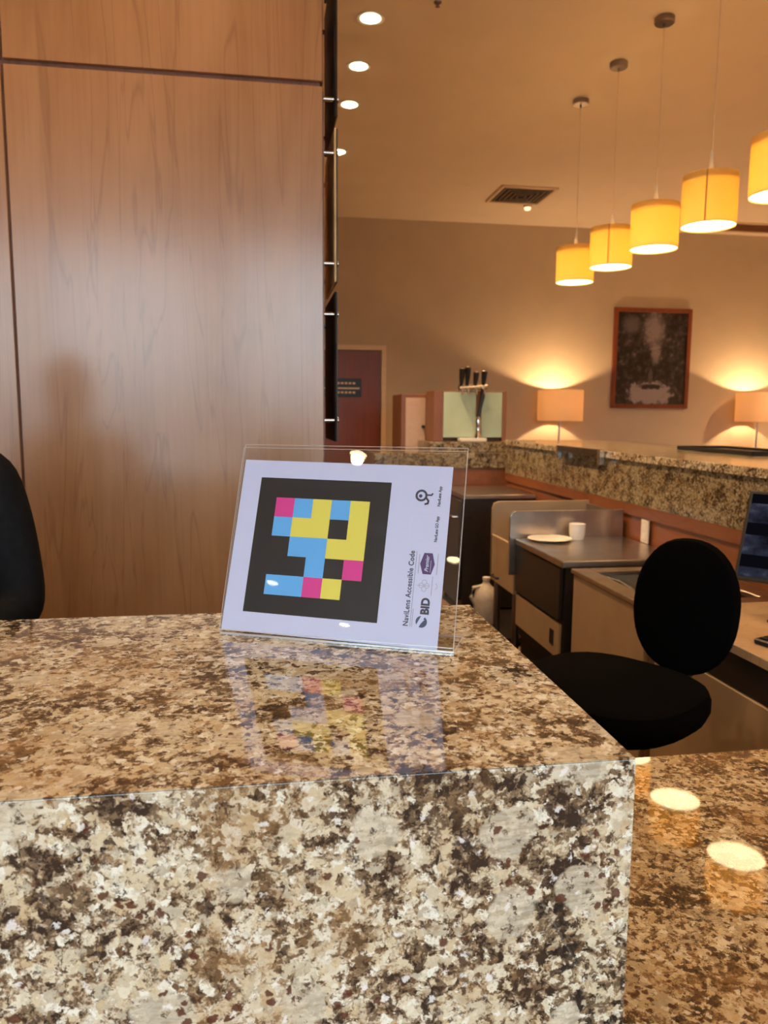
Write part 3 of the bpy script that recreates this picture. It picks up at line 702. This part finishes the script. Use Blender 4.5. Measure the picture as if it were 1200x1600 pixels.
for k in range(5):
    a = 2*PI*k/5+.3; ca_, sa_ = math.cos(a), math.sin(a)
    bm = B(); tube(bm, [(.02*ca_, .02*sa_, .12), (.15*ca_, .15*sa_, .10), (.28*ca_, .28*sa_, .065)], [.022, .018, .013]); lg = finish('leg', bm, M['black_plastic'], ch, True)
    bm = B(); cyl(bm, 0, 0, -.012, .012, .026, seg=18, mtx=Matrix.Translation((.285*ca_, .285*sa_, .0265)) @ Matrix.Rotation(a+PI/2, 4, 'Z') @ Matrix.Rotation(PI/2, 4, 'Y')); finish('caster', bm, M['black_plastic'], lg, True)
# ---------------------------------------------------------------- pendant lamps
PY = [(5.425, 'farthest and smallest-looking'), (4.842, 'second from the far end'), (4.282, 'middle'), (3.730, 'second nearest, with a seam on its shade,'), (3.170, 'nearest and largest, cut by the right picture edge,')]
PX = 2.24; PZ = 2.401; PH = .247; PR = .133
for i, (py, wh) in enumerate(PY):
    lbs = ['yellow-lit drum pendant lamp, smallest and farthest over the bar', 'yellow-lit drum pendant lamp, second from the far end of the row',
           'yellow-lit drum pendant lamp, middle one of the five over the bar', 'large yellow-lit drum pendant lamp, second nearest of the row',
           'largest yellow-lit drum pendant lamp, cut off by the right edge']
    t = thing('pendant_lamp', lbs[i], 'pendant lamp', (PX, py, PZ), 'drum pendant lamps over the bar')
    H = ZC-PZ
    bm = B(); lathe(bm, [(0, H-.0005), (.052, H-.0005), (.055, H-.004), (.055, H-.030), (.050, H-.035), (.006, H-.036), (.006, H-.055), (0, H-.055)], 28); finish('canopy', bm, M['steel_dark'], t, True)
    bm = B(); tube(bm, [(0, 0, PH+.10), (0, 0, H-.05)], .0028, 6); finish('cord', bm, M['trim'], t)
    bm = B(); lathe(bm, [(0, PH+.12), (.006, PH+.12), (.008, PH+.07), (.014, PH+.02), (.017, PH-.03), (.017, PH-.06), (0, PH-.06)], 14); finish('socket', bm, M['white_plastic'], t, True)
    bm = B(); lathe(bm, [(PR, 0), (PR, PH), (PR-.0025, PH), (PR-.0025, 0), (PR, 0)], 48); finish('shade', bm, M['shade'], t, True)
    bm = B()
    for k in range(3):
        a = 2*PI*k/3+.4; tube(bm, [(.016*math.cos(a), .016*math.sin(a), PH-.02), ((PR-.002)*math.cos(a), (PR-.002)*math.sin(a), PH-.012)], .0018, 6)
    finish('spider', bm, M['steel'], t)
    bm = B(); lathe(bm, [(0, .007), (PR-.003, .007), (PR-.003, .010), (0, .010)], 40); finish('diffuser', bm, M['lamp_white'], t)
    bm = B(); lathe(bm, [(.018, PH-.035), (PR-.003, PH-.035), (PR-.003, PH-.033), (.018, PH-.033)], 40); finish('added_top_diffuser', bm, M['frosted'], t)  # added frosted disc, cuts and spreads the light going up
    if i in (1, 3, 4):
        bm = B(); a = math.radians(232 if i != 1 else 238); box(bm, PR+.0005, PR+.0022, -.0035, .0035, .001, PH-.001, mtx=Matrix.Rotation(a, 4, 'Z')); finish('seam', bm, M['shade_seam'], t)
    lo = lamp('POINT', (PX, py, PZ+.115), P_PEND, size=.025)
    lo.parent = t; lo.location = (0, 0, .115)
# ---------------------------------------------------------------- ceiling fixtures
ords = ['nearest of the four above the column edge', 'second nearest of the line of four', 'third of the line of four', 'farthest, beside the column edge']
for i, (x, y) in enumerate(DOWN+DOWN_OFF):
    lb = ('bright recessed ceiling downlight, ' + ords[i]) if i < 4 else 'recessed ceiling downlight outside the picture'
    if i >= 4: lb = 'recessed downlight out of frame, over the %s' % ['window side far left corner', 'visitor area straight behind the sign', 'visitor area left of centre near the windows',
        'window sill at the far left', 'staff side, just nearer than the four', 'desk end, nearest of the same line', 'person in black, added for warm light', 'left end of the wood panelling, added for warm light', 'staff aisle before the widest wood panel, added for warm light',
        'visitor area directly behind the viewer, added for warm light', 'visitor area right behind the viewer, added for warm light', 'dining floor right of the viewer, added for warm light', 'dining floor beyond the near end of the bar, added for warm light', 'right wall near the bar end, added for warm light', 'right wall half way along, added for warm light', 'right wall near the far corner, added for warm light'][i-4]
    t = thing('ceiling_downlight', lb, 'downlight', (x, y, ZC), 'recessed downlights' if i < 4 else 'recessed downlights outside the picture')
    bm = B(); lathe(bm, [(RD-.004, -.001), (RD+.016, -.001), (RD+.016, -.005), (RD-.004, -.004), (RD-.004, -.001)], 28); finish('flange', bm, M['white_plastic'], t, True)
    bm = B(); lathe(bm, [(RD-.004, -.001), (.045, .07), (0, .075)], 28); finish('reflector', bm, M['white_china'], t, True)
    bm = B(); lathe(bm, [(0, -.022 if i < 4 else -.006), (.020, -.019 if i < 4 else -.005), (.040, -.008 if i < 4 else -.002), (.052, .006), (.052, .010), (0, .012)], 24); finish('bulb', bm, M['lamp_hot'], t, True)
    lo = lamp('SPOT', (0, 0, 0), P_DOWN*(.35 if (abs(x-.64) < .05 or y < 0) else (.16 if x < 0 and y < 2 else 1)), size=.04, spot=math.radians(120), blend=.6); lo.parent = t; lo.location = (0, 0, -.03)
vt = thing('ceiling_vent', 'square louvred ceiling vent left of the pendant lamps', 'vent', (2.60, 7.74, ZC))
def ringbox(bm, o, i, z0, z1, sx=1, sy=1):
    box(bm, -o*sx, o*sx, -o*sy, -i*sy, z0, z1); box(bm, -o*sx, o*sx, i*sy, o*sy, z0, z1); box(bm, -o*sx, -i*sx, -i*sy, i*sy, z0, z1); box(bm, i*sx, o*sx, -i*sy, i*sy, z0, z1)
bm = B(); ringbox(bm, .285, .255, -.018, -.001); finish('vent_frame', bm, M['trim'], vt)
part('vent_backing', M['black_plastic'], vt, (-.254, .254, -.254, .254, -.004, -.001))
for k in range(5):
    o_ = .235-.046*k; bm = B(); ringbox(bm, o_, o_-.016, -.016-.003*k, -.006); finish('louvre', bm, M['steel_dark'], vt)
v2 = thing('ceiling_vent', 'long dark ceiling vent near the far wall behind the large pendant', 'vent', (5.75, 8.55, ZC))
bm = B(); ringbox(bm, .2, .175, -.016, -.001, 2.6, 1); finish('vent_frame', bm, M['trim'], v2)
part('vent_backing', M['brown_frame'], v2, (-.45, .45, -.17, .17, -.004, -.001))
for k in range(6): part('louvre', M['brown_frame'], v2, (-.45, .45, -.155+.055*k, -.135+.055*k, -.013, -.005))
t = thing('spot_lamp', 'small glowing ceiling spot at the corner of the square vent', 'spotlight', (2.80, 8.12, ZC))
bm = B(); lathe(bm, [(0, -.001), (.045, -.001), (.045, -.02), (.038, -.022), (0, -.022)], 20); finish('rim', bm, M['trim'], t, True)
bm = B(); lathe(bm, [(.035, -.0225), (.030, -.045), (0, -.055)], 20); finish('bulb', bm, M['lamp_small'], t, True)
sp = thing('sprinkler', 'small dark sprinkler head on the ceiling at the top edge', 'sprinkler', (.96, 4.339, ZC))
bm = B(); lathe(bm, [(0, -.001), (.022, -.001), (.020, -.006), (.006, -.008), (.006, -.022), (.013, -.024), (0, -.026)], 16); finish('sprinkler_head', bm, M['steel_dark'], sp, True)
# ---------------------------------------------------------------- far console, lamps, picture
co = thing('console_table', 'long low wooden console along the far wall under the picture', 'table', (0, 0, 0))
part('top', M['bar_wood'], co, (2.6, 7.2, 8.24, 8.92, 1.0, 1.04), bev=.004)
for x in (2.68, 4.2, 5.7, 7.1): part('leg', M['bar_wood'], co, (x-.03, x+.03, 8.28, 8.34, 0, .999), (x-.03, x+.03, 8.82, 8.88, 0, .999))
for x, lb in ((3.44, 'table lamp with a wide linen drum shade left of the framed picture'), (5.98, 'table lamp with a wide linen drum shade right of the framed picture')):
    t = thing('table_lamp', lb, 'table lamp', (x, 8.62, 1.041), 'linen table lamps by the far wall')
    bm = B(); lathe(bm, [(0, 0), (.10, 0), (.10, .012), (.02, .02), (0, .02)], 24); finish('base', bm, M['steel_dark'], t, True)
    bm = B(); tube(bm, [(0, 0, .02), (0, 0, .46)], .012); finish('stem', bm, M['steel'], t, True)
    bm = B(); lathe(bm, [(.262, .345), (.262, .70), (.259, .70), (.259, .345), (.262, .345)], 48); finish('shade', bm, M['table_shade'], t, True)
    bm = B()
    for k in range(3):
        a = 2*PI*k/3; tube(bm, [(.012*math.cos(a), .012*math.sin(a), .44), (.260*math.cos(a), .260*math.sin(a), .36)], .002, 6)
    finish('spider', bm, M['steel'], t)
    bm = B(); lathe(bm, [(0, .46), (.012, .46), (.03, .50), (.03, .53), (0, .56)], 16); finish('bulb', bm, M['lamp_small'], t, True)
    lo = lamp('POINT', (0, 0, 0), P_LAMP, size=.03); lo.parent = t; lo.location = (0, 0, .575)
pc = thing('framed_picture', 'dark wooden framed black and white park photograph on the far wall', 'picture', (4.71, Y1, 2.145), rotz=0)
PWd, PHd = .505, .602
bm = B(); ringbox(bm, 1, .92, -.5, .5) if False else None
part('frame', M['door_wood'], pc, (-PWd, -PWd+.05, -.035, -.001, -PHd, PHd), (PWd-.05, PWd, -.035, -.001, -PHd, PHd), (-PWd+.05, PWd-.05, -.035, -.001, -PHd, -PHd+.05), (-PWd+.05, PWd-.05, -.035, -.001, PHd-.05, PHd), bev=.003)
def park():
    t = NT('park_photograph'); vv = t.coord(); s2 = t.n('ShaderNodeSeparateXYZ'); t.l(vv, s2.inputs[0])
    x = s2.outputs[0]; z = s2.outputs[2]
    n = t.noise(vv, 12, 8, .72).outputs[0]; n2 = t.noise(vv, 3.2, 4, .6).outputs[0]
    def blob(cx, cz, rx, rz, hard=.5):
        a = t.math('DIVIDE', t.math('SUBTRACT', x, cx), rx); b = t.math('DIVIDE', t.math('SUBTRACT', z, cz), rz)
        d = t.math('ADD', t.math('MULTIPLY', a, a), t.math('MULTIPLY', b, b))
        d = t.math('ADD', d, t.math('MULTIPLY', t.math('SUBTRACT', n, .5), 4.0))
        return t.ramp(d, [(max(0, 1-hard), 1.0), (1.0, 0.0)])
    base = t.ramp(n, [(.45, (.006, .004, .004)), (.58, (.05, .035, .035)), (.70, (.22, .17, .17))])
    c = t.mix(t.math('MULTIPLY', blob(.02, .34, .16, .26, .8), .8), base, (.30, .25, .25))
    c = t.mix(t.math('MULTIPLY', blob(.06, .05, .07, .14, .8), .7), c, (.36, .31, .31))
    c = t.mix(t.math('MULTIPLY', blob(-.27, .40, .13, .12, .9), .5), c, (.20, .17, .17))
    c = t.mix(t.math('MULTIPLY', blob(.0, -.42, .30, .15, .4), .9), c, (.40, .35, .34))
    c = t.mix(blob(.0, -.34, .17, .035, .4), c, (.02, .016, .016))
    c = t.mix(blob(.0, -.22, .03, .11, .5), c, (.10, .085, .08))
    t.l(c, t.b.inputs['Base Color']); t.b.inputs['Roughness'].default_value = .35; return t.m
part('photograph', park(), pc, (-PWd+.05, PWd-.05, -.015, -.002, -PHd+.05, PHd-.05))
# ---------------------------------------------------------------- the person at the left edge
def skin_body(name, mat, parent, verts, edges, radii, root=0, lv=2):
    me = bpy.data.meshes.new(name); me.from_pydata(verts, edges, []); me.update()
    o = bpy.data.objects.new(name, me); C.objects.link(o); o.parent = parent
    md = o.modifiers.new('skin', 'SKIN'); md.use_smooth_shade = True; md.branch_smoothing = .3
    sv = me.skin_vertices[0].data
    for i, r in enumerate(radii): sv[i].radius = (r, r) if not isinstance(r, tuple) else r; sv[i].use_root = (i == root)
    o.modifiers.new('sub', 'SUBSURF').levels = lv; o.modifiers['sub'].render_levels = lv
    dg = bpy.context.evaluated_depsgraph_get(); m2 = bpy.data.meshes.new_from_object(o.evaluated_get(dg))
    o.modifiers.clear(); o.data = m2; m2.materials.append(mat)
    for p in m2.polygons: p.use_smooth = True
    return o
PXc, PYc = -.785, 1.80
pe = thing('person', 'person in a black long sleeved top standing at the left edge, elbow bent', 'person', (PXc, PYc, 0))
# joints in the person's own frame: +X is their side towards the camera's right, -Y is towards the counter
J = [(0, 0, .93), (0, .005, 1.05), (0, .01, 1.18), (0, .005, 1.30), (0, 0, 1.385), (0, -.005, 1.45),      # 0-5 pelvis..neck
     (.10, .0, 1.355), (.185, -.01, 1.325), (.235, -.045, 1.20), (.275, -.085, 1.03), (.22, -.19, 1.00), (.13, -.27, .985),   # 6-11 right-hand-side arm
     (-.10, .0, 1.355), (-.185, -.01, 1.325), (-.235, -.045, 1.20), (-.26, -.085, 1.055), (-.20, -.19, 1.00), (-.11, -.27, .985),
     (.09, 0, .87), (.10, -.01, .50), (.10, .02, .10), (-.09, 0, .87), (-.10, -.01, .50), (-.10, .02, .10)]
Ed = [(0, 1), (1, 2), (2, 3), (3, 4), (4, 5), (3, 6), (6, 7), (7, 8), (8, 9), (9, 10), (10, 11), (3, 12), (12, 13), (13, 14), (14, 15), (15, 16), (16, 17), (0, 18), (18, 19), (19, 20), (0, 21), (21, 22), (22, 23)]
Rr = [(.15, .11), (.135, .10), (.14, .105), (.15, .10), (.07, .065), (.052, .052), .075, .072, .060, .052, .042, .032, .075, .072, .060, .052, .042, .032, .095, .065, .045, .095, .065, .045]
skin_body('body', M['black_cloth'], pe, J, Ed, Rr)
# trousers as clothing over the legs
skin_body('trousers', M['trousers'], pe, [(0, 0, .94), (0, 0, .88), (.095, 0, .83), (.10, -.01, .50), (.10, .02, .09), (-.095, 0, .83), (-.10, -.01, .50), (-.10, .02, .09)],
          [(0, 1), (1, 2), (2, 3), (3, 4), (1, 5), (5, 6), (6, 7)], [(.165, .125), (.155, .12), .105, .078, .068, .105, .078, .068], lv=1)
for s in (-1, 1):
    bm = B(); box(bm, s*.10-.045, s*.10+.045, -.17, .09, 0, .085, bev=.03, seg=3); finish('shoe', bm, M['black_plastic'], pe, True)
# collar hem
bm = B(); lathe(bm, [(.066, 1.425), (.070, 1.44), (.062, 1.452), (.058, 1.43)], 24, loc=(0, -.004, 0)); finish('collar', bm, M['black_cloth'], pe, True)
# head
bm = B(); bmesh.ops.create_uvsphere(bm, u_segments=32, v_segments=24, radius=1.0)
for q in bm.verts:
    x, y, z = q.co
    w = .074*(1-.22*max(0, -z)); d = .094
    q.co = Vector((x*w, y*d*(1-.10*max(0, -z)), z*.112))
    if y < 0 and z < -.1: q.co.y -= .010*(-z)*max(0, 1-abs(x)*1.6)      # chin
    if y < -.6: q.co.y += .006                                            # flatter face
    if y < -.5 and abs(z) < .22 and .2 < abs(x) < .6: q.co.y += .006       # eye sockets
    q.co += Vector((0, -.012, 1.575))
hd = finish('head', bm, M['skin'], pe, True)
bm = B(); tube(bm, [(0, 0, 1.41), (0, -.005, 1.50)], [.050, .048], 20); finish('neck', bm, M['skin'], pe, True)
bm = B(); prism(bm, [(-.098, 1.590), (-.122, 1.552), (-.113, 1.545), (-.092, 1.545)], -.012, .012, 'X', bev=.004); finish('nose', bm, M['skin'], hd, True)
bm = B(); tube(bm, [(-.024, -.098, 1.522), (0, -.106, 1.521), (.024, -.098, 1.522)], [.003, .007, .003]); finish('mouth', bm, M['lips'], hd, True)
for s in (-1, 1):
    bm = B(); bmesh.ops.create_uvsphere(bm, u_segments=14, v_segments=10, radius=.0115, matrix=Matrix.Translation((s*.030, -.083, 1.583))); e_ = finish('eye', bm, M['eye'], hd, True)
    bm = B(); bmesh.ops.create_uvsphere(bm, u_segments=12, v_segments=8, radius=.0055, matrix=Matrix.Translation((s*.030, -.0905, 1.583))); finish('iris', bm, M['hair'], hd, True)
    bm = B(); tube(bm, [(s*.016, -.100, 1.602), (s*.032, -.100, 1.607), (s*.048, -.088, 1.602)], [.003, .004, .002]); finish('eyebrow', bm, M['hair'], hd, True)
    bm = B(); bmesh.ops.create_uvsphere(bm, u_segments=14, v_segments=10, radius=1, matrix=Matrix.Translation((s*.074, -.005, 1.575)) @ Matrix.Diagonal((.009, .018, .030, 1))); finish('ear', bm, M['skin'], hd, True)
bm = B(); bmesh.ops.create_uvsphere(bm, u_segments=30, v_segments=20, radius=1.0)
for q in list(bm.verts):
    if q.co.y < -.35 and q.co.z < .45: bm.verts.remove(q)
for q in bm.verts: q.co = Vector((q.co.x*.082, q.co.y*.102, q.co.z*(.122 if q.co.z > 0 else .15)))+Vector((0, .002, 1.578))
finish('hair', bm, M['hair'], pe, True)
# hands, fingers slightly curled
for s in (-1, 1):
    wx, wy, wz = s*.115, -.285, .983
    vts = [(wx, wy, wz), (wx-s*.015, wy-.045, wz-.005), (wx-s*.03, wy-.085, wz-.010)]; eds = [(0, 1), (1, 2)]; rad = [(.022, .026), (.020, .038), (.016, .036)]
    skin_body('palm', M['skin'], pe, vts, eds, rad)
    for k in range(4):
        off = (-.03+.02*k); L = (.030, .034, .031, .025)[k]
        bx = wx-s*.03+off*.95; by = wy-.09+abs(off)*.2
        skin_body('finger', M['skin'], pe, [(bx, by+.03, wz-.008), (bx, by, wz-.010), (bx-s*.003, by-L, wz-.018), (bx-s*.005, by-L*1.6, wz-.036), (bx-s*.005, by-L*1.8, wz-.055)],
                  [(0, 1), (1, 2), (2, 3), (3, 4)], [.009, .0088, .0082, .0075, .0065], lv=1)
    skin_body('thumb', M['skin'], pe, [(wx-s*.01, wy-.03, wz), (wx-s*.045, wy-.045, wz-.004), (wx-s*.066, wy-.07, wz-.012), (wx-s*.070, wy-.095, wz-.02)], [(0, 1), (1, 2), (2, 3)], [.012, .012, .0095, .008], lv=1)
